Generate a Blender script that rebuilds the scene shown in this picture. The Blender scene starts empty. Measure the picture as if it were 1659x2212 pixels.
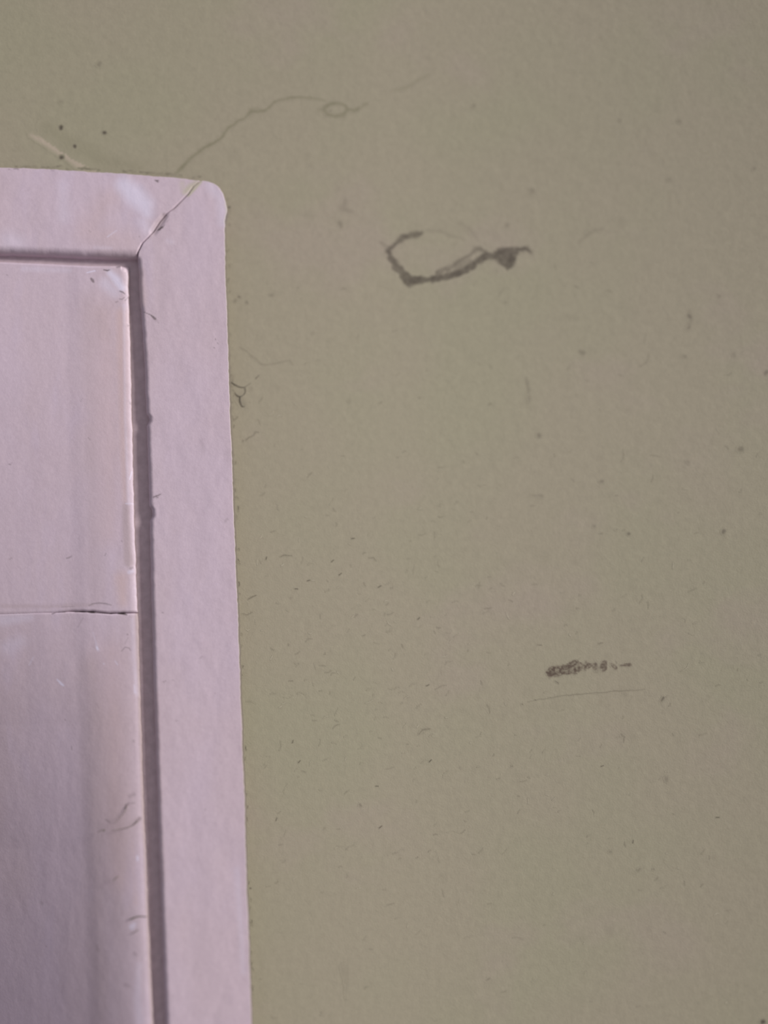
import bpy, math, random
import numpy as np
from mathutils import Vector, Matrix

random.seed(7)
RNG = np.random.default_rng(11)

# ------------------------------------------------------------------ camera
W, H = 1659.0, 2212.0
FPX = 2372.0                       # focal length in photo pixels
DIST = 0.474                       # metres from lens to the plaster along the axis
PITCH, YAW, ROLL = math.radians(5.5), math.radians(3.0), math.radians(0.6)
AIM = Vector((0.0, 0.0, 1.75))

fwd = Vector((math.sin(YAW) * math.cos(PITCH), math.cos(YAW) * math.cos(PITCH), math.sin(PITCH)))
CAM = AIM - fwd * DIST
right = fwd.cross(Vector((0, 0, 1))).normalized()
up = right.cross(fwd).normalized()
r2 = right * math.cos(ROLL) + up * math.sin(ROLL)
u2 = up * math.cos(ROLL) - right * math.sin(ROLL)
ROT = Matrix((r2, u2, -fwd)).transposed()

scene = bpy.context.scene
col = scene.collection
cam_data = bpy.data.cameras.new('camera')
cam = bpy.data.objects.new('camera', cam_data)
cam.matrix_world = Matrix.Translation(CAM) @ ROT.to_4x4()
col.objects.link(cam)
scene.camera = cam
cam_data.sensor_fit = 'AUTO'
cam_data.sensor_width = 36.0
cam_data.lens = 36.0 * FPX / H
cam_data.clip_start = 0.01
cam_data.dof.use_dof = True
cam_data.dof.aperture_fstop = 1.0

# ------------------------------------------------------------------ light
world = bpy.data.worlds.new('room_light')
scene.world = world
world.use_nodes = True
bg = world.node_tree.nodes['Background']
bg.inputs['Color'].default_value = (0.94, 0.95, 1.07, 1)
bg.inputs['Strength'].default_value = 0.33


def area_light(name, loc, target, size, power, color):
    d = bpy.data.lights.new(name, 'AREA')
    d.shape = 'RECTANGLE'
    d.size, d.size_y = size
    d.energy = power
    d.color = color
    o = bpy.data.objects.new(name, d)
    o.location = loc
    o.rotation_euler = (Vector(target) - Vector(loc)).to_track_quat('-Z', 'Y').to_euler()
    col.objects.link(o)
    return o


area_light('window_light', (4.60, -2.75, 4.10), (0.0, 0, 1.75), (1.8, 1.8), 522.0, (1.0, 0.985, 0.955))

scene.view_settings.view_transform = 'Standard'
scene.view_settings.look = 'None'
scene.view_settings.gamma = 1.0
scene.view_settings.exposure = 0.0
scene.view_settings.use_curve_mapping = False

# ------------------------------------------------------------------ helpers
RM = np.array(ROT)
CN = np.array(CAM)


def unproject(u, v, y):
    """points of the vertical plane Y=y seen at photo pixel (u, v)"""
    u = np.asarray(u, float)
    v = np.asarray(v, float)
    d = np.stack([(u - W / 2) / FPX, -(v - H / 2) / FPX, -np.ones_like(u)], -1) @ RM.T
    t = (y - CN[1]) / d[..., 1]      # y may vary from point to point
    return CN + d * t[..., None]


def slope_run(t, reach, top):
    """height of a surface whose slope grows to top over reach and fades out again"""
    a = np.clip(t, 0, reach)
    b = np.clip(t - reach, 0, reach * 1.5)
    return top * a * a / (2 * reach) + top * (b - b * b / (3.0 * reach))


def wall_y(x, z):
    """gentle hollow added to the right and upwards so the plaster darkens there"""
    return -slope_run(x - 0.0, 0.17, 0.160) - slope_run(z - 1.80, 0.17, 0.175)


def on_wall(u, v):
    p = unproject(u, v, 0.0)
    for _ in range(4):
        p = unproject(u, v, wall_y(p[..., 0], p[..., 2]))
    return p


fp = unproject(np.array(800.0), np.array(1600.0), 0.0)
cam_data.dof.focus_distance = float(Vector(fp - CN).dot(fwd))


def vnoise(x, y, seed=0):
    """smooth value noise, -1..1"""
    xi = np.floor(x).astype(np.int64)
    yi = np.floor(y).astype(np.int64)
    fx = x - xi
    fy = y - yi
    fx = fx * fx * (3 - 2 * fx)
    fy = fy * fy * (3 - 2 * fy)

    def h(a, b):
        n = (a * 374761393 + b * 668265263 + seed * 974634777) & 0xFFFFFFFF
        n = ((n ^ (n >> 13)) * 1274126177) & 0xFFFFFFFF
        return ((n ^ (n >> 16)) & 0xFFFF) / 32767.5 - 1.0
    a = h(xi, yi) * (1 - fx) + h(xi + 1, yi) * fx
    b = h(xi, yi + 1) * (1 - fx) + h(xi + 1, yi + 1) * fx
    return a * (1 - fy) + b * fy


def fbm(x, y, seed=0, oct=3):
    s, a = 0, 1.0
    for i in range(oct):
        s = s + a * vnoise(x * 2 ** i, y * 2 ** i, seed + i * 17)
        a *= 0.5
    return s / 1.75


def sstep(a, b, x):
    t = np.clip((x - a) / (b - a), 0, 1)
    return t * t * (3 - 2 * t)


def stroke(pts, strength=1.0, soft=1.0):
    """a stroke is a run of (u, v, half width) points"""
    return [tuple(map(float, p)) for p in pts], strength, soft


def field(u, v, strokes):
    """coverage 0..1 of a set of strokes at surface positions u, v"""
    shp = u.shape
    u = u.ravel()
    v = v.ravel()
    out = np.zeros(u.shape)
    for pts, st, soft in strokes:
        segs = list(zip(pts[:-1], pts[1:])) if len(pts) > 1 else [(pts[0], pts[0])]
        for (x0, y0, a), (x1, y1, b) in segs:
            m = max(a, b) + soft
            idx = np.nonzero((u > min(x0, x1) - m) & (u < max(x0, x1) + m) &
                             (v > min(y0, y1) - m) & (v < max(y0, y1) + m))[0]
            if not len(idx):
                continue
            px, py = u[idx] - x0, v[idx] - y0
            dx, dy = x1 - x0, y1 - y0
            L = dx * dx + dy * dy
            t = np.clip((px * dx + py * dy) / L, 0, 1) if L > 0 else np.zeros(len(idx))
            d = np.hypot(px - t * dx, py - t * dy)
            r = a + (b - a) * t
            out[idx] = np.maximum(out[idx], st * (1 - sstep(r - soft, r + soft, d)))
    return out.reshape(shp)


def mesh_obj(name, verts, faces, mat, parent=None, attrs=None, smooth=True):
    me = bpy.data.meshes.new(name)
    verts = np.asarray(verts, float).reshape(-1, 3)
    if isinstance(faces, np.ndarray):
        n, k = faces.shape
        me.vertices.add(len(verts))
        me.vertices.foreach_set('co', verts.ravel())
        me.loops.add(n * k)
        me.loops.foreach_set('vertex_index', faces.ravel().astype(np.int32))
        me.polygons.add(n)
        me.polygons.foreach_set('loop_start', np.arange(0, n * k, k, dtype=np.int32))
        me.update(calc_edges=True)
        me.validate()
    else:
        me.from_pydata([tuple(p) for p in verts], [], faces)
    me.polygons.foreach_set('use_smooth', np.full(len(me.polygons), smooth))
    for k, a in (attrs or {}).items():
        at = me.attributes.new(k, 'FLOAT', 'POINT')
        at.data.foreach_set('value', np.asarray(a, np.float32).ravel())
    me.materials.append(mat)
    o = bpy.data.objects.new(name, me)
    if parent:
        o.parent = parent
    col.objects.link(o)
    return o


def grid_faces(nr, nc):
    i = np.arange(nr * nc).reshape(nr, nc)
    return np.stack([i[:-1, :-1], i[1:, :-1], i[1:, 1:], i[:-1, 1:]], -1).reshape(-1, 4)


def empty(name, loc, **props):
    o = bpy.data.objects.new(name, None)
    o.location = loc
    o.empty_display_size = 0.05
    col.objects.link(o)
    for k, v in props.items():
        o[k] = v
    return o


def tag(o, **props):
    for k, v in props.items():
        o[k] = v
    return o


# ------------------------------------------------------------------ materials
class NT:
    def __init__(self, name):
        self.m = bpy.data.materials.new(name)
        self.m.use_nodes = True
        self.t = self.m.node_tree
        self.b = self.t.nodes['Principled BSDF']
        self.co = self.t.nodes.new('ShaderNodeNewGeometry').outputs['Position']

    def n(self, kind, **kw):
        nd = self.t.nodes.new(kind)
        for k, v in kw.items():
            setattr(nd, k, v)
        return nd

    def link(self, a, b):
        self.t.links.new(a, b)

    def stretch(self, sc):
        mp = self.n('ShaderNodeMapping')
        mp.inputs['Scale'].default_value = sc
        self.link(self.co, mp.inputs['Vector'])
        return mp.outputs[0]

    def noise(self, scale, detail=3.0, rough=0.55, vec=None):
        nd = self.n('ShaderNodeTexNoise')
        nd.inputs['Scale'].default_value = scale
        nd.inputs['Detail'].default_value = detail
        nd.inputs['Roughness'].default_value = rough
        self.link(vec or self.co, nd.inputs['Vector'])
        return nd.outputs['Fac']

    def ramp(self, fac, lo, hi, a=0.0, b=1.0):
        nd = self.n('ShaderNodeMapRange')
        nd.inputs['From Min'].default_value = lo
        nd.inputs['From Max'].default_value = hi
        nd.inputs['To Min'].default_value = a
        nd.inputs['To Max'].default_value = b
        self.link(fac, nd.inputs['Value'])
        return nd.outputs[0]

    def mix(self, fac, a, b, mode='MIX'):
        nd = self.n('ShaderNodeMix', data_type='RGBA', blend_type=mode)
        for s, v in ((nd.inputs['Factor'], fac), (nd.inputs['A'], a), (nd.inputs['B'], b)):
            if isinstance(v, (int, float)):
                s.default_value = v
            elif isinstance(v, tuple):
                s.default_value = v + (1,) if len(v) == 3 else v
            else:
                self.link(v, s)
        return nd.outputs['Result']

    def attr(self, name):
        return self.n('ShaderNodeAttribute', attribute_name=name).outputs['Fac']

    def bump(self, height, strength, dist, prev=None):
        nd = self.n('ShaderNodeBump')
        nd.inputs['Strength'].default_value = strength
        nd.inputs['Distance'].default_value = dist
        self.link(height, nd.inputs['Height'])
        if prev is not None:
            self.link(prev, nd.inputs['Normal'])
        return nd.outputs['Normal']


WALL_A = (0.322, 0.282, 0.209)      # beige
WALL_B = (0.314, 0.284, 0.203)      # olive cast
WALL_C = (0.332, 0.279, 0.222)      # pinkish cast


def plaster(name, dirt):
    k = NT(name)
    c = k.mix(k.ramp(k.noise(11, 2), 0.45, 0.62), WALL_A, WALL_B)
    c = k.mix(k.ramp(k.noise(15, 3, vec=k.stretch((1, 1, 1.3))), 0.55, 0.70, 0, 0.8), c, WALL_C)
    c = k.mix(k.ramp(k.noise(420, 3), 0.3, 0.7, 0.0, 1.0), k.mix(1.0, c, (0.925, 0.925, 0.925), 'MULTIPLY'), c)
    c = k.mix(k.ramp(k.noise(95, 2), 0.66, 0.76, 0, 0.10), c, (0.16, 0.14, 0.10))
    c = k.mix(k.attr('dirt'), c, dirt)
    k.link(c, k.b.inputs['Base Color'])
    k.b.inputs['Roughness'].default_value = 0.72
    k.b.inputs['Specular IOR Level'].default_value = 0.25
    n1 = k.bump(k.noise(1300, 4, 0.65), 0.26, 0.0003)
    n2 = k.bump(k.noise(160, 3), 0.18, 0.0008, n1)
    k.link(n2, k.b.inputs['Normal'])
    return k.m


def paint(name):
    k = NT(name)
    c = k.mix(k.ramp(k.noise(26, 3, vec=k.stretch((1, 1, 0.45))), 0.4, 0.62), (0.510, 0.405, 0.475), (0.505, 0.397, 0.448))
    c = k.mix(k.ramp(k.noise(60, 3, vec=k.stretch((1, 1, 0.3))), 0.58, 0.72, 0, 0.5), c, (0.520, 0.420, 0.520))
    c = k.mix(k.ramp(k.noise(700, 3), 0.35, 0.65, 0, 1), k.mix(1.0, c, (0.95, 0.945, 0.95), 'MULTIPLY'), c)
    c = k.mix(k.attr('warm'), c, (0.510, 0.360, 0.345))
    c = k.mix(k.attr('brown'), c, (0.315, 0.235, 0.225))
    c = k.mix(k.attr('green'), c, (0.405, 0.370, 0.265))
    c = k.mix(k.attr('pale'), c, (0.620, 0.560, 0.690))
    c = k.mix(k.attr('dirt'), c, (0.075, 0.055, 0.055))
    k.link(c, k.b.inputs['Base Color'])
    k.b.inputs['Roughness'].default_value = 0.55
    k.b.inputs['Specular IOR Level'].default_value = 0.35
    n1 = k.bump(k.noise(1100, 3, 0.6), 0.16, 0.00025)
    n2 = k.bump(k.noise(240, 4, vec=k.stretch((1, 1, 0.8))), 0.20, 0.0006, n1)
    k.link(n2, k.b.inputs['Normal'])
    return k.m


def plain(name, c1, c2, scale=300, rough=0.8):
    k = NT(name)
    k.link(k.mix(k.ramp(k.noise(scale, 3), 0.35, 0.65), c1, c2), k.b.inputs['Base Color'])
    k.b.inputs['Roughness'].default_value = rough
    k.link(k.bump(k.noise(scale * 2, 3), 0.2, 0.0004), k.b.inputs['Normal'])
    return k.m


M_WALL = plaster('olive_plaster', (0.1, 0.085, 0.065))
M_GRIME = plaster('plaster_grime', (0.080, 0.064, 0.050))
M_SMUDGE = plaster('plaster_brown_smudge', (0.095, 0.066, 0.050))
M_CRACK = plaster('plaster_crack', (0.175, 0.160, 0.100))
M_SCRAPE = plaster('plaster_scrape', (0.440, 0.358, 0.290))
M_FIBRE = plaster('plaster_fibres', (0.085, 0.07, 0.05))
M_PALEF = plaster('plaster_pale_fibres', (0.50, 0.45, 0.35))
M_PAINT = paint('lavender_gloss_paint')
M_REBATE = plain('rebate_paint', (0.58, 0.455, 0.49), (0.50, 0.390, 0.42))
M_WEB = plain('dusty_web', (0.11, 0.095, 0.075), (0.18, 0.155, 0.125), 2000)
M_FLOOR = plain('floor_screed', (0.30, 0.27, 0.24), (0.24, 0.21, 0.19), 40)

# ------------------------------------------------------------------ outlines traced on the boards
CASE_Y, PANEL_Y, REBATE_Y = -0.0080, -0.0062, -0.0030
top_edge = np.array([(-80, 359), (0, 361), (100, 364.5), (200, 370), (300, 377), (370, 382), (419, 386.5), (460, 390)], float)
head_in = np.array([(-80, 541), (0, 545), (130, 550), (270, 556), (300, 557)], float)
mitre = np.array([(433, 390), (417, 403), (406, 419), (391.5, 433.5), (374, 451), (357, 463), (344, 478), (330.5, 499),
                  (320, 512), (307, 525), (297, 545), (296, 556)], float)
outer = np.array([(437, 390), (448, 391.5), (462, 396.5), (472, 404), (481, 417), (487, 436), (490.5, 455), (487, 467), (485.5, 480),
                  (485.5, 500), (486, 560), (489, 640), (493.5, 760), (498, 900), (503, 1050), (509, 1200), (514, 1330),
                  (518.5, 1450), (524, 1600), (529, 1760), (535, 1950), (540, 2100), (544, 2212), (548, 2330)], float)
inner = np.array([(296, 556), (300, 640), (309, 760), (314, 900), (318, 1000), (321, 1120), (323.5, 1240), (330, 1480), (338, 1720),
                  (347, 1970), (356, 2212), (360, 2330)], float)
panel_r = np.array([(276, 560), (277, 640), (281, 760), (286, 1000), (293, 1240), (299, 1400), (309, 1720), (319, 1970), (330, 2212),
                    (335, 2330)], float)
panel_t = np.array([(-80, 562), (0, 564), (100, 568), (190, 573), (240, 573), (290, 573)], float)
seam = np.array([(-80, 1328), (0, 1327), (60, 1325), (110, 1324), (150, 1321), (200, 1322), (235, 1325.5), (300, 1324)], float)


def curve_x(poly, v):
    return np.interp(v, poly[:, 1], poly[:, 0])


def curve_y(poly, u):
    return np.interp(u, poly[:, 0], poly[:, 1])


def along(poly, t):
    d = np.r_[0, np.cumsum(np.hypot(*np.diff(poly, axis=0).T))]
    return np.interp(t * d[-1], d, poly[:, 0]), np.interp(t * d[-1], d, poly[:, 1])


def edge_spaced(n, k=0.55):
    """0..1 with samples gathered at both ends"""
    t = np.linspace(0, 1, n)
    return t + k * (-np.sin(2 * np.pi * t)) / (2 * np.pi)


def drop(d, r):
    """depth in pixels lost at distance d inside a quarter-round edge of radius r"""
    q = np.clip((r - d) / r, 0, 1)
    return r * (1 - np.sqrt(np.clip(1 - q * q, 0, 1)))


PX = 0.0002


def board(name, U, V, face_y, dropped, back_y, parent, strokes, ext=None, relief=0.00016, seed=1, rim=None):
    """a board: front grid at face_y minus rounding, skirts back to back_y"""
    P = unproject(U, V, face_y)
    wav = fbm(U / 46, V / 90, seed) * relief + fbm(U / 18, V / 30, seed + 5, 2) * relief * 0.22
    P[..., 1] = face_y + dropped * PX + wav
    attrs = {k: np.clip(field(U, V, s), 0, 1) for k, s in strokes.items()}
    if ext:
        P, attrs = ext(P, attrs)
    nr, nc = P.shape[:2]
    # skirts all around, perpendicular to the wall
    def pad(a, skirt):
        b = np.concatenate([a[:1], a, a[-1:]], 0)
        b = np.concatenate([b[:, :1], b, b[:, -1:]], 1)
        if skirt:
            b[0, :, 1] = b[-1, :, 1] = back_y
            b[:, 0, 1] = b[:, -1, 1] = back_y
        return b
    P = pad(P, True)
    attrs = {k: pad(a, False) for k, a in attrs.items()}
    # rim colour: olive paint and grime, plus darkening painted over brightly lit lips
    for k_, (side, val) in (rim or {}).items():
        if side == 'right':
            attrs[k_][:, -4:] = np.maximum(attrs[k_][:, -4:], np.array([.12, .5, 1, 1]) * val)
        elif side == 'top':
            attrs[k_][:4] = np.maximum(attrs[k_][:4], np.array([1, 1, .5, .12])[:, None] * val)
    return mesh_obj(name, P, grid_faces(nr + 2, nc + 2), M_PAINT, parent, attrs)


def extend_down(P, attrs, z_to, n=3):
    rows = []
    for i in range(1, n + 1):
        r = P[-1].copy()
        r[:, 2] += (z_to - r[:, 2]) * i / n
        rows.append(r)
    P = np.concatenate([P, np.stack(rows)], 0)
    attrs = {k: np.concatenate([a, np.repeat(a[-1:] * 0, n, 0)], 0) for k, a in attrs.items()}
    return P, attrs


def extend_left(P, attrs, x_to, n=26, ease=0.03):
    """carry the board on to the left, letting its slope run out smoothly"""
    cs = []
    slope = (P[:, 0, 1] - P[:, 6, 1]) / (P[:, 6, 0] - P[:, 0, 0])
    slope = np.convolve(np.pad(slope, 20, 'edge'), np.ones(41) / 41, 'valid') if len(slope) > 41 else slope
    if ease == 0:
        slope = slope * 0
    for i in range(n, 0, -1):
        c = P[:, 0].copy()
        dx_ = (c[:, 0] - x_to) * (i / n) ** 2.2
        c[:, 0] -= dx_
        c[:, 1] += slope * ease * (1 - np.exp(-dx_ / max(ease, 1e-6)))
        cs.append(c)
    P = np.concatenate([np.stack(cs, 1), P], 1)
    attrs = {k: np.concatenate([np.repeat(a[:, :1] * 0, n, 1), a], 1) for k, a in attrs.items()}
    return P, attrs


# ------------------------------------------------------------------ setting: wall and floor
X0, X1, ZT = -2.2, 2.2, 2.7
DOOR_L = -0.86
HX = float(unproject(np.array(420.), np.array(1100.), 0.)[0])        # edge of the door opening, under the casing
HZ = float(unproject(np.array(200.), np.array(480.), 0.)[2])
xs = np.r_[np.linspace(X0, DOOR_L, 4), np.linspace(-0.7, -0.2, 4), HX, np.linspace(HX + 0.004, 0.30, 95), np.linspace(0.36, 0.7, 8), np.linspace(0.9, X1, 5)]
zs = np.r_[np.linspace(0, 1.2, 7), np.linspace(1.25, HZ - 0.012, 40), HZ, np.linspace(HZ + 0.004, 2.1, 66), np.linspace(2.13, 2.25, 5), np.linspace(2.3, ZT, 4)]
GX, GZ = np.meshgrid(xs, zs)
wf = grid_faces(*GX.shape)[:, ::-1]
cx, cz = GX.ravel()[wf].mean(1), GZ.ravel()[wf].mean(1)
wf = wf[~((cx > DOOR_L) & (cx < HX) & (cz < HZ))][:, ::-1].copy()
wall = mesh_obj('wall_back', np.stack([GX, wall_y(GX, GZ), GZ], -1), wf, M_WALL)
tag(wall, kind='structure', label='olive beige plastered wall with scuffs, cracks and fine fibres', category='wall')

fl = mesh_obj('floor', [(X0, -2.6, 0), (X1, -2.6, 0), (X1, 0, 0), (X0, 0, 0),
                        (X0, -2.6, -.05), (X1, -2.6, -.05), (X1, 0, -.05), (X0, 0, -.05)],
              [[0, 1, 2, 3], [7, 6, 5, 4], [0, 4, 5, 1], [1, 5, 6, 2], [2, 6, 7, 3], [3, 7, 4, 0]], M_FLOOR, smooth=False)
tag(fl, kind='structure', label='plain grey brown screed floor below the wall', category='floor')

# ------------------------------------------------------------------ trim: the casing, mitred at the corner
trim = empty('trim_1', (float(unproject(np.array(500.), np.array(1106.), 0.)[0]), 0, 0), kind='structure',
             label='lavender painted wooden casing with a mitred, worn round corner', category='door casing')
bpy.context.view_layer.update()


def own(o, root):
    o.parent = root
    o.matrix_parent_inverse = Matrix.Translation(-root.location)
    return o


# side casing
nm = 46
tm = np.linspace(0, 1, nm) ** 1.0
mu, mv = along(mitre, tm)
k_end = 9                                   # outline points up to (485.5,500)
ou, ov = along(np.vstack([outer[:k_end + 1], [(486, 560)]]), tm)
vd = np.arange(560, 2330, 2.2)
Lu = np.r_[mu + 1.5, curve_x(inner, vd)]
Lv = np.r_[mv + 0.5, vd]
gap = 1.2 * (0.5 + 0.5 * vnoise(tm * 14, tm * 0, 4))
Lu[:nm] += gap - 1.2
Ru = np.r_[ou, curve_x(outer, vd)]
Rv = np.r_[ov, vd]
Ru += 0.9 * fbm(Rv / 9, Ru * 0, 3) + 1.2 * fbm(Rv / 60, Ru * 0, 9)
Lu[nm:] += 1.0 * fbm(vd / 16, vd * 0, 21) + 1.4 * field(Lu[nm:], vd, [stroke([(318, 905, 10)], 4, 6), stroke([(322, 1108, 12)], 4, 6)])
s = edge_spaced(118)
U = Lu[:, None] * (1 - s) + Ru[:, None] * s
V = Lv[:, None] * (1 - s) + Rv[:, None] * s
width = np.hypot(Ru - Lu, Rv - Lv)[:, None]
dl, dr = s * width, (1 - s) * width
is_m = (np.arange(len(Lu)) < nm)[:, None]
rl = np.where(is_m, 3.0, 13.0)
dep = drop(dl, rl) + drop(dr, 2.0) * np.ones_like(dl)
dep += 3 * field(U, V, [stroke([(356, 466, 5), (344, 482, 7), (332, 502, 5)], 1, 5)])

side_marks = {
    'dirt': [
        stroke([(341, 497, 1.6), (348, 492.5, 2.2), (355, 488, 1)], .95, 1),
        stroke([(361, 478, 1), (364, 476, .8)], .6, 1),
        stroke([(311, 674, .6), (318, 677, .8), (325, 680, 1), (331, 685, 2.4), (335, 689, 2.6)], .7, 1.2),
        stroke([(335, 689, 3), (343, 697, 1)], .22, 3),
        stroke([(331, 1074, 1.2), (337, 1072, 2), (342, 1070, 1.5), (348, 1067, .8)], .65, 1.1),
        stroke([(338, 1076, 1), (342, 1074, 1)], .5, 1),
        stroke([(436, 952, 4), (441, 972, 5)], .10, 4),
        stroke([(297, 546, 1.6), (301, 545, 1)], .6, 1),
        stroke([(465, 731, .8), (466, 734, .8)], .6, .8), stroke([(470, 741, 1), (471, 742, 1)], .5, .8),
        stroke([(462, 751, 1), (464, 751, .8)], .5, .8), stroke([(490, 1122, 3), (487, 1126, 3)], .22, 3),
        stroke([(350, 1323, 1), (353, 1323, .8)], .45, 1), stroke([(353, 1473, .9), (358, 1471, .7)], .6, .8),
        stroke([(373, 1469, .8), (376, 1470, .7)], .5, .8), stroke([(379, 1558, .8), (383, 1556, .8)], .4, .8),
        stroke([(432, 1422, .8), (436, 1418, .8)], .4, .8), stroke([(464, 1497, .8), (466, 1499, .8)], .4, .8),
        stroke([(443, 1748, 1), (444, 1749, 1)], .5, 1), stroke([(350, 2190, 2), (352, 2188, 2)], .35, 2),
        stroke([(316, 900, 3), (320, 906, 3)], .35, 3), stroke([(321, 1100, 4), (326, 1112, 3)], .35, 4),
        stroke([(331, 1088, 2), (328, 1096, 3)], .2, 3),
        stroke([(372, 2165, 3), (373, 2150, 3)], .12, 3),
    ],
    'green': [stroke([(434, 392, 3), (420, 407, 4), (407, 422, 3)], .8, 3),
              stroke([(488, 440, 3), (492, 458, 4), (486, 480, 3)], .55, 3)],
    'brown': [stroke([(358, 466, 3), (346, 480, 6), (332, 500, 4), (320, 514, 2)], .45, 5),  # brown down the open mitre is shade put into the colour
              stroke([(392, 437, 3), (376, 453, 3)], .25, 4)],
    'pale': [stroke([(455, 400, 10), (478, 430, 10), (480, 480, 8)], .35, 12),
             stroke([(362, 520, 4), (372, 524, 4)], .2, 5),
             stroke([(512, 1880, 6), (520, 2000, 6), (526, 2100, 5)], .22, 8)],  # last stroke paints the bright lit lip low on the outer edge
    'warm': [stroke([(300, 590, 10), (306, 650, 8)], .30, 10), stroke([(338, 1500, 4), (352, 1900, 4)], .15, 6)],
}
own(board('side_casing', U, V, CASE_Y, dep, 0.0, None, side_marks, lambda P, a: extend_down(P, a, 0.0), seed=3, rim={'green': ('right', .95), 'dirt': ('right', .78)}), trim)

# head casing
s = edge_spaced(100)
t = np.linspace(0, 1, 270)
S, T = np.meshgrid(s, t, indexing='ij')
Mu, Mv = along(mitre, S)
U = -80 + T * (Mu - 0.2 + 80)
base = curve_y(top_edge, U) * (1 - S) + curve_y(head_in, U) * S
end = curve_y(top_edge, Mu) * (1 - S) + curve_y(head_in, Mu) * S
V = base + T ** 14 * (Mv - end)
V += (1 - S) * (0.8 * fbm(U / 10, U * 0, 31) + 1.0 * fbm(U / 50, U * 0, 33)) + S * 1.2 * fbm(U / 22, U * 0, 35)
wd = curve_y(head_in, U) - curve_y(top_edge, U)
dt, db, de = S * wd, (1 - S) * wd, (1 - T) * (Mu + 80) * 0.72
dep = drop(dt, 2.5) + drop(db, 17.0) + drop(de, 3.0)
dep += 2.5 * field(U, V, [stroke([(352, 466, 3), (340, 482, 5), (328, 500, 4)], 1, 4)])
head_marks = {
    'dirt': [stroke([(335, 389.5, 1), (339, 391, 1.8), (342, 390, 1.2)], .85, .9), stroke([(340, 392, 1.2), (341.5, 394, .8)], .85, .8),
             stroke([(30, 365, 1), (36, 364, 2), (40, 366, 1)], .5, 1.2), stroke([(110, 367, 1), (116, 369, 1.5)], .3, 1.5),
             stroke([(180, 368, 2), (190, 367, 3), (198, 370, 1)], .5, 2), stroke([(18, 366, .8), (21, 366, .8)], .5, 1),
             stroke([(192, 499, 1), (196, 501, 1)], .3, 1), stroke([(300, 511, 1), (302, 512, 1)], .35, 1),
             stroke([(50, 414, .8), (68, 407, .8)], .12, 1), stroke([(430, 388, 1.5), (445, 390, 1)], .5, 1.5)],
    'green': [stroke([(425, 394, 5), (412, 404, 8), (400, 414, 6)], .7, 7), stroke([(394, 396, 6), (396, 412, 5)], .35, 7)],
    'pale': [stroke([(268, 400, 16), (290, 420, 22), (312, 442, 18), (318, 460, 10)], .75, 16), stroke([(310, 480, 12), (318, 496, 8)], .35, 14),
             stroke([(20, 520, 18), (40, 524, 14)], .3, 20), stroke([(136, 400, 10), (138, 470, 10)], .25, 16),
             stroke([(205, 535, 3), (240, 536, 3)], .2, 4), stroke([(232, 512, 1.2), (252, 498, 1)], .5, 1.2)],
    'brown': [stroke([(352, 464, 4), (338, 484, 6), (326, 502, 4)], .3, 5)],  # shade of the mitre gap, painted in brown
    'warm': [stroke([(230, 430, 20), (190, 500, 26), (280, 520, 16)], .28, 30)],
}
own(board('head_casing', U, V, CASE_Y, dep, 0.0, None, head_marks, lambda P, a: extend_left(P, a, DOOR_L, ease=0), seed=8, rim={'green': ('top', .9), 'dirt': ('top', .70)}), trim)

# the other side casing, beyond the left of the view
import bmesh
bm = bmesh.new()
bmesh.ops.create_cube(bm, size=1.0)
ztop = float(unproject(np.array(-80.), np.array(362.), CASE_Y)[2])
bmesh.ops.scale(bm, vec=(0.040, 0.008, ztop), verts=bm.verts)
bmesh.ops.translate(bm, vec=(DOOR_L - 0.016, -0.004, ztop / 2), verts=bm.verts)
bmesh.ops.bevel(bm, geom=[e_ for e_ in bm.edges], offset=0.0012, segments=2, affect='EDGES')
me_ = bpy.data.meshes.new('side_casing')
bm.to_mesh(me_)
bm.free()
me_.materials.append(M_PAINT)
oc = bpy.data.objects.new('side_casing', me_)
col.objects.link(oc)
own(oc, trim)

# ------------------------------------------------------------------ door leaf
door = empty('door_1', (-0.45, 0, 0), kind='structure',
             label='recessed lavender painted boarded door leaf inside the casing', category='door')


def seam_depth(u):
    """how deep the rounding at the joint goes: paint fills it on the left"""
    return 0.30 + 0.70 * sstep(60, 190, u)


def seam_gap(u):
    """the joint is closed by paint on the left and open towards the hanging edge"""
    return -0.8 + 1.15 * sstep(90, 190, u) + 0.35 * sstep(60, 120, u) * vnoise(u / 11, u * 0, 77)


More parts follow.
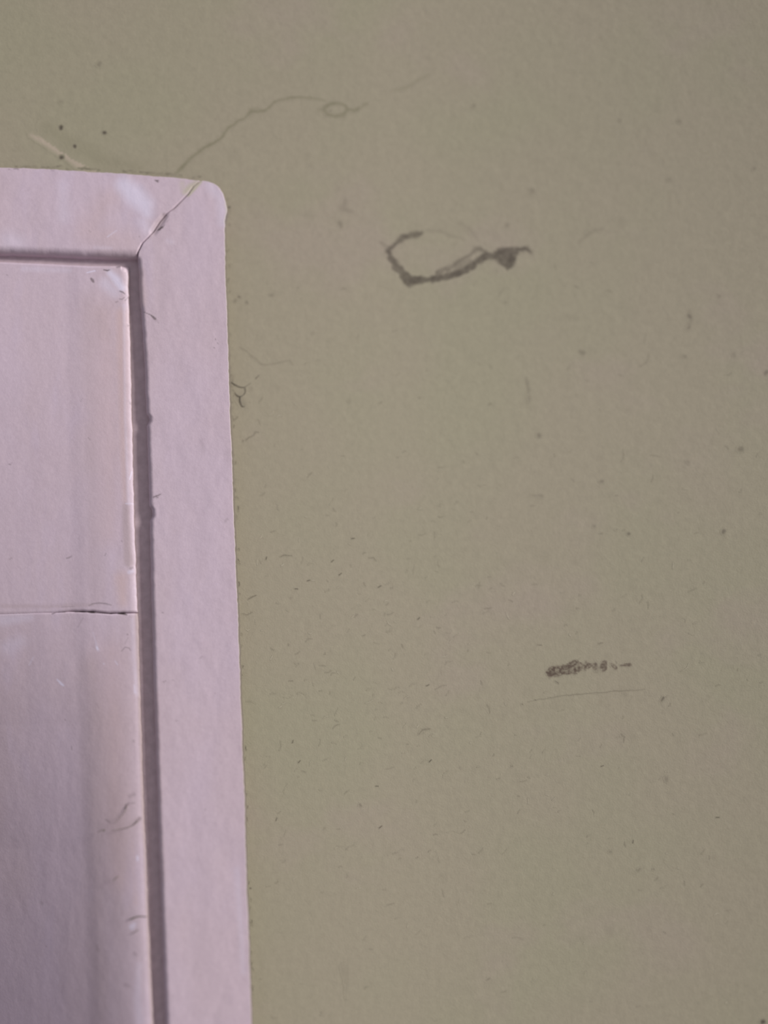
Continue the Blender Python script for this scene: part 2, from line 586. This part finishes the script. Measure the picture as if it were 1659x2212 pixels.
def panel_board(name, v0f, v1f, rows, top_r, bot_r, marks, ext, seed):
    s = 1 - (1 - np.linspace(0, 1, 190)) ** 1.25
    tt = edge_spaced(rows, 0.6)
    S, T = np.meshgrid(s, tt)
    U = -80 + S * (285 + 80)
    for _ in range(3):
        V0, V1 = v0f(U), v1f(U)
        V = V0 * (1 - T) + V1 * T
        R = curve_x(panel_r, V) + 1.0 * fbm(V / 13, V * 0, seed) + 1.2 * fbm(V / 55, V * 0, seed + 2)
        R = R + 5 * field(R, V, [stroke([(286, 1130, 1), (288, 1215, 1)], -1, 40)]) * 0
        U = -80 + S * (R + 80)
    dt, db, dr = V - V0, V1 - V, R - U
    dep = drop(dt, top_r) * (1 if top_r > 6 else seam_depth(U)) + drop(db, bot_r) * seam_depth(U) + (0.42 if top_r > 6 else 0.24) * drop(dr, 15.0)
    # worn hollow beside the hanging edge, and a rounded nose at the top corner
    cor = np.hypot(np.clip(R - 14 - U, 0, None) * 0 + np.clip(U - (R - 14), 0, None), np.clip(V0 + 14 - V, 0, None))
    dep = np.maximum(dep, np.where((U > R - 14) & (V < V0 + 14) & (top_r > 6), drop(14 - cor, 14), 0))
    band = curve_x(np.array([(150, 500), (163, 1240), (180, 1720), (192, 2212), (196, 2330)], float), V)
    dep = dep + 1.3 * (1 - sstep(-14, 22, U - band))
    # added warp: the leaf turns inward below the seam so its lower left shades
    tilt = np.tan(np.radians(np.interp(V, [800, 1320, 1570, 1850, 2212, 2330], [0, 4.5, 11.5, 17.0, 21.0, 22])))
    q_ = np.clip(curve_x(panel_r, V) - 12 - U, 0, None)
    dep = dep + tilt * (q_ - 40 * (1 - np.exp(-q_ / 40)))
    return board(name, U, V, PANEL_Y, dep, 0.045, None, marks, ext, 0.00010, seed, rim={'brown': ('right', .7), 'dirt': ('right', .25)})  # brown and dark rim painted on to dim the light along the panel edge


up_marks = {
    'dirt': [stroke([(197, 602, 2.2), (200, 606, 3.2), (202, 609, 2)], .62, 1.6), stroke([(224, 583, 1), (232, 584.5, 1.6), (237, 583, .8)], .8, 1),
             stroke([(253, 577, 2), (258, 575, 3)], .55, 2), stroke([(259, 629, 1.4), (265, 631, 1.6), (270, 635, .8)], .65, 1.1),
             stroke([(258, 646, .8), (264, 646.5, 1), (269, 642, .8)], .55, 1), stroke([(270, 649, .8), (279, 638, .8)], .5, 1),
             stroke([(250, 653, 1.2), (255, 651, 1)], .4, 1), stroke([(276, 703, 1.5), (278, 702, 1.5)], .4, 1.2),
             stroke([(14, 593, 1), (16, 594, 1)], .3, 1.2), stroke([(17, 1003, 1), (23, 1000, 1)], .5, 1), stroke([(174, 868, .9), (178, 860, .8)], .3, .9),
             stroke([(85, 966, .8), (87, 966, .8)], .4, .8), stroke([(190, 945, .8), (194, 949, .8)], .3, .8),
             stroke([(142, 1206, 1), (150, 1203, 1.4), (153, 1201, .8)], .5, 1), stroke([(226, 1200, .8), (229, 1195, .8)], .45, .9),
             stroke([(15, 1208, 1), (22, 1204, .8)], .3, 1), stroke([(280, 870, 1.6), (281, 872, 1.6)], .35, 1.4),
             stroke([(130, 1311, .7), (160, 1310, .7)], .25, .8), stroke([(192, 1308, 1), (200, 1304, 1.2), (213, 1302.5, 1.4), (228, 1304, 1.4), (240, 1307, .8)], .5, 2),  # the curved stroke is painted shade on the ridge over the joint
             stroke([(262, 1168, 1.2), (264, 1170, 1.2)], .35, 1.4), stroke([(282, 1228, 2.5), (286, 1226, 2)], .35, 2),
             stroke([(160, 1321.5, 1), (178, 1321.5, 1)], .5, 1)],
    'warm': [stroke([(262, 680, 14), (262, 760, 12), (264, 900, 8), (270, 1080, 6)], .60, 14), stroke([(225, 680, 30), (235, 900, 30), (240, 1150, 24)], .30, 36),
             stroke([(262, 1250, 14), (266, 1300, 10)], .5, 14)],
    'brown': [stroke([(272, 1094, 8), (274, 1150, 9), (278, 1215, 10)], .42, 5), stroke([(185, 650, 16), (195, 1000, 18), (205, 1290, 20)], .20, 26),
              stroke([(210, 680, 18), (222, 720, 16)], .15, 18), stroke([(0, 1309, 4), (100, 1310, 4), (200, 1306, 5)], .25, 5)],  # final stroke paints the soft shade above the joint
    'pale': [stroke([(238, 590, 6), (252, 606, 9), (262, 622, 7)], .85, 8), stroke([(228, 612, 12), (248, 632, 10)], .4, 12),  # pale corner strokes paint the highlight on its lip
             stroke([(188, 589, 1), (205, 585, 1.4)], .9, 1.2), stroke([(268, 660, 3), (270, 900, 2), (278, 1088, 3)], .30, 4),  # second stroke is a painted light line down the right edge
             stroke([(284, 1020, 1), (280, 1035, 1.6)], .7, 1.5), stroke([(271, 1088, 1), (288, 1089, 1)], .55, 1.2),
             stroke([(279, 1236, 4), (286, 1234, 3)], .5, 3), stroke([(50, 580, 6), (150, 584, 4)], .25, 6)],  # final stroke: light on the upper edge, put into the colour
    'green': [],
}
low_marks = {
    'dirt': [stroke([(110, 1326, 1.2), (118, 1322.5, .9), (138, 1322, .9)], .75, .9), stroke([(160, 1322, 1), (186, 1322.5, 1)], .65, .9),
             stroke([(188, 1322, 1.2), (196, 1322.5, 2.4), (203, 1324, 1)], .95, 1), stroke([(203, 1324, .8), (240, 1326, .9)], .75, .9),
             stroke([(254, 1325, 1.5), (262, 1325.5, 2.2), (274, 1328, 1)], .92, 1),
             stroke([(178, 1335, .9), (166, 1355, 1)], .25, 1.4), stroke([(275, 1370, 1), (276, 1371, 1)], .6, .9),
             stroke([(262, 1407, .8), (270, 1398, 1), (279, 1400, 1), (282, 1405, .8)], .45, 1), stroke([(276, 1378, 1), (270, 1390, 1)], .2, 2),
             stroke([(134, 1558, 1.2), (136, 1559, 1)], .4, 1), stroke([(148, 1614, .8), (149, 1622, .8)], .4, .9), stroke([(27, 1665, .9), (30, 1663, .8)], .5, .9),
             stroke([(280, 1720, 3), (290, 1716, 3)], .3, 4), stroke([(278, 1736, 1.4), (272, 1740, 2.4), (270, 1746, 1.2)], .6, 1.2),
             stroke([(278, 1737, 1), (292, 1734, 1)], .35, 1.6),
             stroke([(225, 1772, 1), (234, 1777, 2.4)], .4, 1.8),
             stroke([(302, 1768, 3.5), (296, 1774, 2.5), (288, 1782, 1)], .4, 2.2),
             stroke([(72, 1968, 3), (73, 1970, 3)], .25, 3), stroke([(81, 2067, 1), (82, 2067, 1)], .4, 1),
             stroke([(205, 2060, 3), (203, 2050, 2)], .2, 4), stroke([(270, 2130, 4), (278, 2132, 3)], .2, 4),
             stroke([(206, 1520, .8), (212, 1530, .8)], .2, 1), stroke([(288, 1600, 1.6), (289, 1602, 1.6)], .3, 2), stroke([(290, 2060, 3), (294, 2064, 2)], .3, 3)],
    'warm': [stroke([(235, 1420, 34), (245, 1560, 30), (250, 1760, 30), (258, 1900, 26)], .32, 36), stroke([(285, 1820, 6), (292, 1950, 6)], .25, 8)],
    'brown': [stroke([(x_, y_, 4.5) for x_, y_ in panel_r if y_ > 1200], .75, 4), stroke([(196, 1440, 16), (200, 1600, 20), (203, 1800, 20), (210, 2000, 20), (216, 2212, 22), (220, 2330, 20)], .24, 24),  # first stroke is brown painted on to subdue the lit edge line
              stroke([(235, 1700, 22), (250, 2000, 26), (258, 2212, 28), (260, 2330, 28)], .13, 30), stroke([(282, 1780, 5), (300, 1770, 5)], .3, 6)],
    'pale': [stroke([(200, 1366, 1), (204, 1380, 1.2), (208, 1396, 3), (211, 1405, 3.4)], .3, 1.5), stroke([(208, 1398, 2), (210, 1403, 2.2)], 1.0, 1.5),
             stroke([(118, 1469, 1), (127, 1478, 2.6), (132, 1482, 1.8)], .9, 1.6), stroke([(248, 1428, 1), (254, 1436, 1)], .6, 1), stroke([(223, 1434, 1.2), (224, 1434, 1)], .8, .9),
             stroke([(55, 1438, 1), (65, 1421, 1.2)], .45, 1.4), stroke([(0, 1340, 12), (60, 1334, 6)], .35, 10), stroke([(5, 1400, 14), (40, 1385, 10)], .25, 16),  # stroke at the joint paints the bright lip that catches light
             stroke([(285, 1340, 3), (288, 1420, 3), (296, 1500, 4)], .22, 5), stroke([(297, 1850, 2), (297, 1858, 2.4)], .8, 2),
             stroke([(284, 2003, 6), (290, 1997, 4)], .6, 4), stroke([(300, 2085, 5), (296, 2160, 7), (302, 2212, 8)], .25, 8), stroke([(290, 1480, 2), (292, 1496, 3)], .5, 2.5)],
    'green': [],
}
own(panel_board('upper_panel', lambda u: curve_y(panel_t, u), lambda u: curve_y(seam, u) - seam_gap(u), 380, 6.5, 7.0, up_marks,
                lambda P, a: extend_left(P, a, DOOR_L + 0.012), 41), door)
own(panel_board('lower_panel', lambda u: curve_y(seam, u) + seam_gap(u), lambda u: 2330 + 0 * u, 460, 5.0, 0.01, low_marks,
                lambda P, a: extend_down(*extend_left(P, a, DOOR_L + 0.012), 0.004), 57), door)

# rebate board behind the leaf: the floor of the dark joint
def q3(u, v):
    p = unproject(np.array(float(u)), np.array(float(v)), 0.)
    return float(p[0]), float(p[2])


(ax, az), (bx, bz), (ex, ez_), (dx, dz) = q3(255, 590), q3(425, 470), q3(318, 2330), q3(425, 2330)
lz = q3(-80, 590)[1]
lt = q3(-80, 470)[1]
out = [(DOOR_L, lz), (ax, az), (ex, ez_), (ex, 0.0), (HX + 0.004, 0.0), (HX + 0.004, dz), (HX + 0.004, bz), (DOOR_L, lt)]
v = [(x, REBATE_Y, z_) for x, z_ in out] + [(x, 0.012, z_) for x, z_ in out]
n = len(out)
fcs = [[0, 1, 6, 7], [1, 2, 5, 6], [2, 3, 4, 5]]
fcs += [[i + n for i in f][::-1] for f in fcs] + [[i, i + n, (i + 1) % n + n, (i + 1) % n] for i in range(n)]
rebate = mesh_obj('rebate', v, fcs, M_REBATE, None, smooth=False)
own(rebate, door)

# ------------------------------------------------------------------ marks on the plaster: skins of the wall itself
LIFT = -0.00002
SKINS = 0


def wall_skin(name, strokes, mat, cell=1.5, speckle=None, lift=LIFT, height=0.0, kind=None, warp=1.5):
    """cells of plaster, a tenth of a millimetre proud, carrying a coverage value"""
    global SKINS
    SKINS += 1
    lift = lift - SKINS * 0.0000015
    IU, IV, DD = [], [], []
    groups = strokes if isinstance(strokes[0], list) else [strokes]
    for g in groups:
        xs_ = [p[0] for st in g for p in st[0]]
        ys_ = [p[1] for st in g for p in st[0]]
        m = max(p[2] + st[2] for st in g for p in st[0]) + 2 * cell
        iu, iv = np.meshgrid(np.arange(int((min(xs_) - m) / cell), int((max(xs_) + m) / cell) + 1),
                             np.arange(int((min(ys_) - m) / cell), int((max(ys_) + m) / cell) + 1))
        gu, gv = iu * cell, iv * cell
        d = field(gu + warp * fbm(gu / 11, gv / 11, 61) + warp * fbm(gu / 40, gv / 40, 63), gv + warp * fbm(gu / 11, gv / 11, 67), g)
        if speckle:
            d = d * speckle(gu, gv)
        d = np.clip(d, 0, 1)
        IU.append(iu.ravel()); IV.append(iv.ravel()); DD.append(d.ravel())
    iu, iv, d = np.concatenate(IU), np.concatenate(IV), np.concatenate(DD)
    key = (iu + 4096) * 65536 + (iv + 4096)
    order = np.lexsort((-d, key))
    key, d = key[order], d[order]
    key, first = np.unique(key, return_index=True)
    d = d[first]
    # cells whose four corners exist
    def at(k):
        j = np.clip(np.searchsorted(key, k), 0, len(key) - 1)
        return np.where(key[j] == k, j, -1)
    q4 = np.stack([at(key), at(key + 1), at(key + 65536 + 1), at(key + 65536)], -1)
    q4 = q4[(q4 >= 0).all(1)]
    q4 = q4[d[q4].max(1) > 0.012]
    used, inv = np.unique(q4, return_inverse=True)
    P = on_wall((key[used] // 65536 - 4096) * cell, (key[used] % 65536 - 4096) * cell)
    P[:, 1] += lift - height * d[used]
    o = mesh_obj(name, P, inv.reshape(q4.shape), mat, wall, {'dirt': d[used]})
    if kind:
        o['kind'] = kind
    return o


def zm(x0, y0, k, pts):
    return [(x0 + p[0] / k, y0 + p[1] / k, p[2] / k) for p in pts]


q = lambda pts, st=1.0, so=4.0: stroke(zm(700, 420, 2.5136, pts), st, so)
smear = [
    q([(535, 212, 8), (510, 217, 16), (470, 224, 20), (425, 238, 20), (390, 266, 13), (350, 300, 13), (352, 318, 15), (370, 350, 16), (400, 396, 21),
       (430, 435, 28), (458, 478, 26)], .80),
    q([(455, 470, 30), (490, 468, 22), (540, 464, 16), (590, 460, 16), (650, 448, 19), (710, 432, 20), (765, 412, 20), (810, 382, 20), (845, 352, 20),
       (880, 335, 20), (910, 335, 18), (955, 345, 24), (995, 385, 16)], .95),
    q([(930, 318, 12), (985, 318, 26), (1050, 318, 10)], .92), q([(1035, 325, 12), (1015, 375, 20), (990, 402, 10)], .9), q([(960, 335, 28), (1005, 345, 30)], .95),
    q([(950, 300, 12), (1010, 300, 14), (1060, 298, 12), (1105, 296, 11), (1128, 316, 3)], .85),
    q([(615, 428, 16), (690, 395, 12), (730, 362, 10), (790, 330, 10), (825, 300, 13), (860, 296, 12), (890, 322, 12)], .62),
    q([(640, 430, 24), (720, 400, 28), (780, 370, 26)], .38, 5),
    q([(540, 205, 6), (590, 190, 8), (640, 198, 9), (690, 222, 7), (760, 250, 5)], .22, 4),
    q([(740, 160, 10), (775, 182, 9), (820, 215, 6), (835, 250, 5)], .20, 4),
    q([(990, 168, 12), (992, 160, 8)], .32, 4), q([(300, 262, 6), (340, 285, 10)], .35, 4),
    q([(115, 30, 10), (105, 80, 16), (150, 95, 10)], .22, 5), q([(88, 155, 12), (94, 170, 10)], .33, 4),
    q([(1385, 258, 8), (1420, 230, 7), (1465, 200, 7), (1510, 185, 5)], .20, 4),
]
tag(wall_skin('grime_smear', smear[:-3], M_GRIME, 2.0, lambda u, v: np.clip(0.86 + 0.30 * fbm(u / 8, v / 8, 4), 0, 1), height=0.00003, warp=4.5),
    label='dark looped grime smear on the plaster')
tag(wall_skin('faint_scuff', [[t_] for t_ in smear[-3:]], M_GRIME, 2.0), label='faint grey scuff on the plaster')

z = lambda pts, st=1.0, so=2.2: stroke(zm(1080, 1340, 3.77, pts), st, so)
smudge = [z([(408, 432, 34), (432, 412, 42), (470, 412, 42), (510, 405, 40), (560, 393, 48), (605, 380, 54), (640, 378, 40), (680, 380, 22), (730, 368, 18)], .95),
          z([(705, 350, 16), (718, 372, 14)], .7), z([(768, 365, 26), (785, 398, 22)], .8), z([(848, 350, 26), (838, 388, 30)], .85),
          z([(912, 370, 18), (940, 384, 16)], .82), z([(990, 362, 9), (1030, 362, 17), (1060, 360, 16)], .82),
          z([(625, 330, 10), (632, 345, 8)], .8, 1.2), z([(400, 460, 10), (405, 470, 4)], .9, 1.2)]
tag(wall_skin('brown_smudge', smudge, M_SMUDGE, 1.2,
              lambda u, v: np.clip(0.74 + 0.75 * fbm(u / 4.5, v / 3.5, 8) - 0.35 * sstep(0.2, .8, fbm(u / 9, v / 16, 15)), 0, 1), height=0.00003, warp=3.0),
    label='dry brown rubbed smudge breaking into dots')

scr = [z([(225, 662, 1), (285, 650, 2), (350, 642, 2.6), (450, 622, 2.2), (560, 609, 3.2), (650, 600, 3.4), (750, 592, 2.4), (850, 584, 3),
          (950, 576, 3.6), (1050, 573, 2.4), (1180, 560, 1.4)], .45, .9), z([(288, 646, 5), (298, 652, 3)], .6, 1), z([(1000, 590, 3), (1080, 625, 2)], .12, 1.5)]
tag(wall_skin('thin_scratch', scr, M_FIBRE, 1.0), label='long thin scratch line under the smudge')
dab = [[z([(1315, 655, 8), (1330, 630, 10)], .6, 1.6)], [z([(305, 200, 3), (338, 203, 3)], .6, .8)], [z([(802, 186, 3), (838, 183, 3)], .55, .8)],
       [z([(453, 496, 3), (480, 514, 3)], .75, .8)], [z([(180, 684, 5), (185, 686, 3)], .6, .8)], [z([(535, 40, 5), (545, 38, 4)], .35, 1)]]
cr1 = [stroke([(378, 376, 3), (400, 355, 3.4), (425, 332, 3.2), (450, 314, 3), (475, 300, 3), (490, 282, 2.6), (505, 268, 2.6), (530, 252, 2.6), (545, 241, 4),
               (560, 241, 3), (575, 237, 2.4), (590, 223, 2.6), (612, 214, 2.6), (640, 211, 2.4), (668, 211, 2), (700, 216, 1.4)], .62, 2.4),
       stroke([(540, 236, 2), (556, 234, 2), (570, 240, 2)], .4, 2)]
tag(wall_skin('hairline_crack', cr1, M_CRACK, 1.6, lambda u, v: np.clip(0.85 + 0.5 * fbm(u / 22, v / 22, 5), .25, 1), warp=3.0), label='fine curved crack rising from the casing corner')
th = np.linspace(0, 2 * np.pi, 22)
curl = [stroke([(726 + 25 * math.cos(a), 237 + 13 * math.sin(a), 3.0 + 1.4 * math.sin(a * 0.5 + 0.5)) for a in th], .62, 2.4),
        stroke([(748, 236, 4), (760, 239, 3.4), (772, 236, 2.6), (792, 224, 2)], .55, 2.4), stroke([(690, 238, 3), (700, 238, 3)], .3, 2.5)]
tag(wall_skin('curl_mark', curl, M_CRACK, 1.6, lambda u, v: np.clip(0.85 + 0.5 * fbm(u / 16, v / 16, 6), .25, 1), warp=3.5), label='small oval curl mark with a tail')
fa = [stroke([(850, 195, 3), (875, 190, 3.2), (895, 178, 3), (925, 162, 2)], .28, 3)]
wall_skin('faint_crack', fa, M_CRACK, 2.0)
scrape = [stroke([(66, 292, 2), (95, 306, 6), (125, 322, 9), (155, 340, 10), (180, 356, 14), (205, 366, 10)], .75, 6)]
tag(wall_skin('pale_scrape', scrape, M_SCRAPE, 2.0), label='pale scraped streak above the head casing')
tag(wall_skin('olive_stain', [stroke([(100, 275, 10), (170, 320, 14), (230, 350, 14), (300, 362, 10)], .22, 16)], M_CRACK, 4.0),
    label='faint olive stain beside the pale scrape')
spots = [(132, 275, 6, .75), (225, 287, 5, .7), (162, 316, 5.5, .7), (133, 340, 6, .75), (214, 140, 6, .25), (130, 220, 5, .15), (1164, 1070, 4, .2), (1357, 1153, 5, .42),
         (1330, 1145, 3, .2), (1563, 1148, 6, .42), (1490, 685, 6, .38), (1488, 708, 5, .3), (1260, 762, 7, .25), (1164, 942, 6, .32), (1300, 1040, 5, .28), (1598, 970, 8, .32),
         (1093, 653, 5, .15), (1478, 770, 6, .2), (1584, 766, 6, .15), (1284, 1137, 4, .25), (1486, 998, 6, .15), (1022, 230, 5, .2), (1150, 413, 7, .22), (1448, 388, 5, .18),
         (1340, 260, 4, .2), (1466, 262, 5, .22), (516, 641, 4, .4), (506, 651, 5, .2), (532, 653, 5, .25), (588, 638, 5, .2), (676, 720, 6, .12), (755, 867, 4, .15),
         (495, 449, 5, .55), (1648, 2208, 7, .75), (908, 1580, 3, .3), (540, 1918, 2.5, .6), (914, 1582, 3, .2), (778, 1738, 4, .3), (1107, 1655, 2, .3), (1553, 640, 5, .2),
         (1630, 364, 5, .2), (1320, 1840, 4, .2), (1380, 1880, 4, .25), (1412, 1878, 3, .25), (1440, 1682, 6, .2), (712, 240, 3, .2), (1656, 805, 7, .35)]
sp = [[stroke([(x, y, r * .7), (x + RNG.normal(0, r * .5), y + RNG.normal(0, r * .4), r * .6)], min(.95, s_ * 1.35), max(1.2, r * .5))] for x, y, r, s_ in spots]
sp += dab
sp += [[stroke([(1137, 818, 3), (1142, 840, 4), (1144, 866, 3)], .25, 3)], [stroke([(1488, 672, 4), (1492, 690, 5), (1487, 712, 4)], .22, 4)],
       [stroke([(1150, 1070, 2), (1172, 1071, 3)], .25, 3)]]
tag(wall_skin('dirt_speck', sp, M_GRIME, 1.6, kind='stuff'), label='scattered dark dirt specks')

e = lambda pts, st=1.0, so=1.2: stroke(zm(460, 560, 4.1475, pts), st, so)
cr2 = [e([(245, 795, 3), (300, 820, 4), (340, 858, 5), (405, 905, 4), (430, 938, 6), (480, 945, 4), (580, 930, 5), (640, 915, 4), (690, 908, 4), (720, 950, 3)], .32, 1.6)]
cr3 = [e([(402, 1550, 5), (385, 1548, 4), (365, 1578, 4), (320, 1595, 4), (297, 1620, 5)], .5, 1.0)]
cr4 = [e([(218, 1414, 5), (190, 1440, 4)], .5, 1.0)]
cr5 = [stroke([(537, 1295, 1), (545, 1289, 1.2), (553, 1286, 1)], .6, .8)]
cr6 = [stroke([(904, 1586, 1.5), (913, 1577, 2), (928, 1575, 1.5)], .4, 1.5)]
cr7 = [stroke([(523, 1326, 1), (533, 1328, 1.2), (545, 1322, .8)], .45, 1)]
cr8 = [stroke([(745, 2090, 10), (748, 2130, 4), (747, 2155, 1.5)], .10, 4)]
cr9 = [stroke([(606, 1203, .9), (612, 1199, .9), (630, 1200, .8)], .6, .8)]
wall_skin('crazing', [cr2, cr3, cr4, cr5, cr6, cr7, cr8, cr9], M_FIBRE, 1.2, kind='stuff')
smut = [e([(230, 1240, 30), (270, 1300, 26)], .18, 6), e([(240, 1200, 20)], .12, 6), e([(345, 1160, 14)], .2, 3), e([(170, 1140, 12), (172, 1040, 10)], .4, 3)]
wall_skin('web_dust', smut, M_GRIME, 1.6, kind='stuff')

# grime gathered along the casing's outer edge
edge = []
for i in range(150):
    y = RNG.uniform(395, 2210)
    if 780 < y < 1140 or RNG.random() < .42:
        x = float(curve_x(outer[6:], np.array(y))) + abs(RNG.normal(4.5, 2.2)) + 1
        edge.append([stroke([(x, y, RNG.uniform(.6, 1.6)), (x + RNG.normal(0, 2), y + RNG.uniform(2, 8), RNG.uniform(.4, 1.2))], RNG.uniform(.25, .7), 1.1)])
for i in range(50):
    x = RNG.uniform(-40, 430)
    y = float(curve_y(top_edge, np.array(x))) - abs(RNG.normal(3, 1.5)) - 1
    edge.append([stroke([(x, y, RNG.uniform(.8, 1.8)), (x + RNG.uniform(3, 12), y + RNG.normal(0, 1), RNG.uniform(.6, 1.4))], RNG.uniform(.25, .6), 1.3)])
wall_skin('edge_grime', edge, M_GRIME, 1.2, kind='stuff')

# fibres and pits all over the plaster
dark, pale = [], []
for i in range(1300):
    x, y = RNG.uniform(515, 1655), RNG.uniform(560, 2210)
    if x < curve_x(outer[6:], np.array(y)) + 10:
        continue
    dens = math.exp(-((x - 800) / 420) ** 2) * math.exp(-((y - 1430) / 420) ** 2)
    if RNG.random() > 0.16 + 0.8 * dens:
        continue
    L = RNG.gamma(2.0, 1.5) + 1.2
    a = RNG.choice([RNG.normal(0.65, .35), RNG.normal(-1.4, .4), RNG.normal(0, .3), RNG.uniform(-1.6, 1.6)], p=[.5, .15, .2, .15])
    b = RNG.normal(0, .5)
    p = [(x - L * math.cos(a), y + L * math.sin(a)), (x, y), (x + L * math.cos(a + b), y - L * math.sin(a + b))]
    r = RNG.uniform(.35, .9)
    st = [stroke([(p[0][0], p[0][1], r * .6), (p[1][0], p[1][1], r), (p[2][0], p[2][1], r * .6)], RNG.uniform(.10, .62) ** 1.4, .8)]
    (pale if RNG.random() < .22 else dark).append(st)
for x, y, a in [(763, 1163, 0), (719, 1212, .6), (667, 1254, .3), (735, 1240, .7), (640, 1272, 0), (820, 1267, .5), (575, 1205, 1.2), (904, 1336, .9), (1550, 1766, 0),
                (632, 1602, 1.2), (822, 1786, .9), (597, 1770, 1.2), (646, 1645, .9), (930, 1643, .8), (925, 1480, .4), (1301, 1655, .3), (1367, 1818, 1.4), (814, 1698, 0)]:
    dark.append([stroke([(x - 3 * math.cos(a), y + 3 * math.sin(a), 1.0), (x + 3 * math.cos(a), y - 3 * math.sin(a), .8)], .9, .8)])
wall_skin('plaster_fibre', dark, M_FIBRE, 0.9, kind='stuff')
wall_skin('pale_fibre', pale, M_PALEF, 0.9, kind='stuff')


# ------------------------------------------------------------------ strands of dust and web that cling to the surfaces
def strand(name, pts, y0, rad, parent, bow=0.0006):
    """thin tube through photo positions on the plane y0, bowing off it in the middle"""
    n = len(pts)
    P = unproject(np.array([p[0] for p in pts], float), np.array([p[1] for p in pts], float), y0)
    tt = np.linspace(0, 1, n)
    fine = np.linspace(0, 1, n * 4)
    Q = np.stack([np.interp(fine, tt, P[:, k]) for k in range(3)], -1)
    for _ in range(4):
        Q[1:-1] = 0.5 * Q[1:-1] + 0.25 * (Q[:-2] + Q[2:])
    Q[:, 1] -= bow * np.sin(fine * np.pi)
    ws = np.interp(fine, tt, [p[2] for p in pts]) * PX * rad
    T = np.gradient(Q, axis=0)
    T /= np.linalg.norm(T, axis=1)[:, None] + 1e-12
    A = np.cross(T, [0, 1, 0])
    A /= np.linalg.norm(A, axis=1)[:, None] + 1e-12
    B = np.cross(T, A)
    ang = np.arange(6) * np.pi / 3
    ring = Q[:, None] + ws[:, None, None] * (np.cos(ang)[None, :, None] * A[:, None] + np.sin(ang)[None, :, None] * B[:, None])
    m = len(Q)
    F = [[i * 6 + j, i * 6 + (j + 1) % 6, (i + 1) * 6 + (j + 1) % 6, (i + 1) * 6 + j] for i in range(m - 1) for j in range(6)]
    F += [list(range(5, -1, -1)), [(m - 1) * 6 + j for j in range(6)]]
    o = mesh_obj(name, ring.reshape(-1, 3), F, M_WEB)
    if parent:
        own(o, parent)
    return o


def tangle(name, u, v, y0, label, strands, bow=0.0001):
    p = unproject(np.array(float(u)), np.array(float(v)), y0)
    r = empty(name, tuple(p), label=label, category='cobweb' if name == 'cobweb' else 'dirt',
              group='dusty webs' if name == 'cobweb' else 'crumbs of dirt on the door')
    for s_ in strands:
        strand('strand', s_, y0 - 0.0001, 0.55, r, bow)
    return r


ez = lambda pts: zm(460, 560, 4.1475, pts)
tangle('cobweb', 520, 850, -0.0001, 'dark cobweb tangle with a small loop, on the plaster right of the casing',
       [ez([(165, 1100, 3), (200, 1122, 4), (240, 1142, 4), (280, 1150, 4), (315, 1128, 3), (342, 1108, 2.4)]),
        ez([(384, 1072, 3), (400, 1055, 3), (418, 1036, 2.6)]),
        ez([(288, 1150, 3), (298, 1180, 3), (285, 1212, 4), (250, 1232, 5), (218, 1222, 4), (198, 1192, 2.4)]),
        ez([(246, 1230, 4), (244, 1262, 5), (256, 1300, 4), (272, 1322, 4), (288, 1318, 3)])])
tangle('cobweb', 252, 1775, PANEL_Y, 'two crossing web strands with crumbs, on the lower door panel beside the joint',
       [[(274, 1741, 1.2), (269, 1755, 1.0), (258, 1768, .8), (246, 1780, .6)],
        [(242, 1794, .7), (265, 1790, .8), (285, 1785, .9), (297, 1773, 1.2)],
        [(211, 1798, .8), (218, 1793, 1.2), (229, 1792, 1.4), (222, 1797, 1.2)]])
tangle('dirt_crumb', 300, 1982, PANEL_Y, 'dark crumb of dirt hooked over the panel edge, lowest of the door marks',
       [[(281, 1986, 2.0), (288, 1983, 2.6), (296, 1980, 2.0), (304, 1979, 1.4), (318, 1980, .8)],
        [(283, 2018, .6), (291, 2014, .9), (299, 2008, .8)]])
tangle('dirt_crumb', 249, 1897, PANEL_Y, 'small bent crumb of dirt between the web strands and the hooked crumb',
       [[(243, 1907, .5), (247, 1899, 1.4), (252, 1895, 1.5), (257, 1893, .6)]])
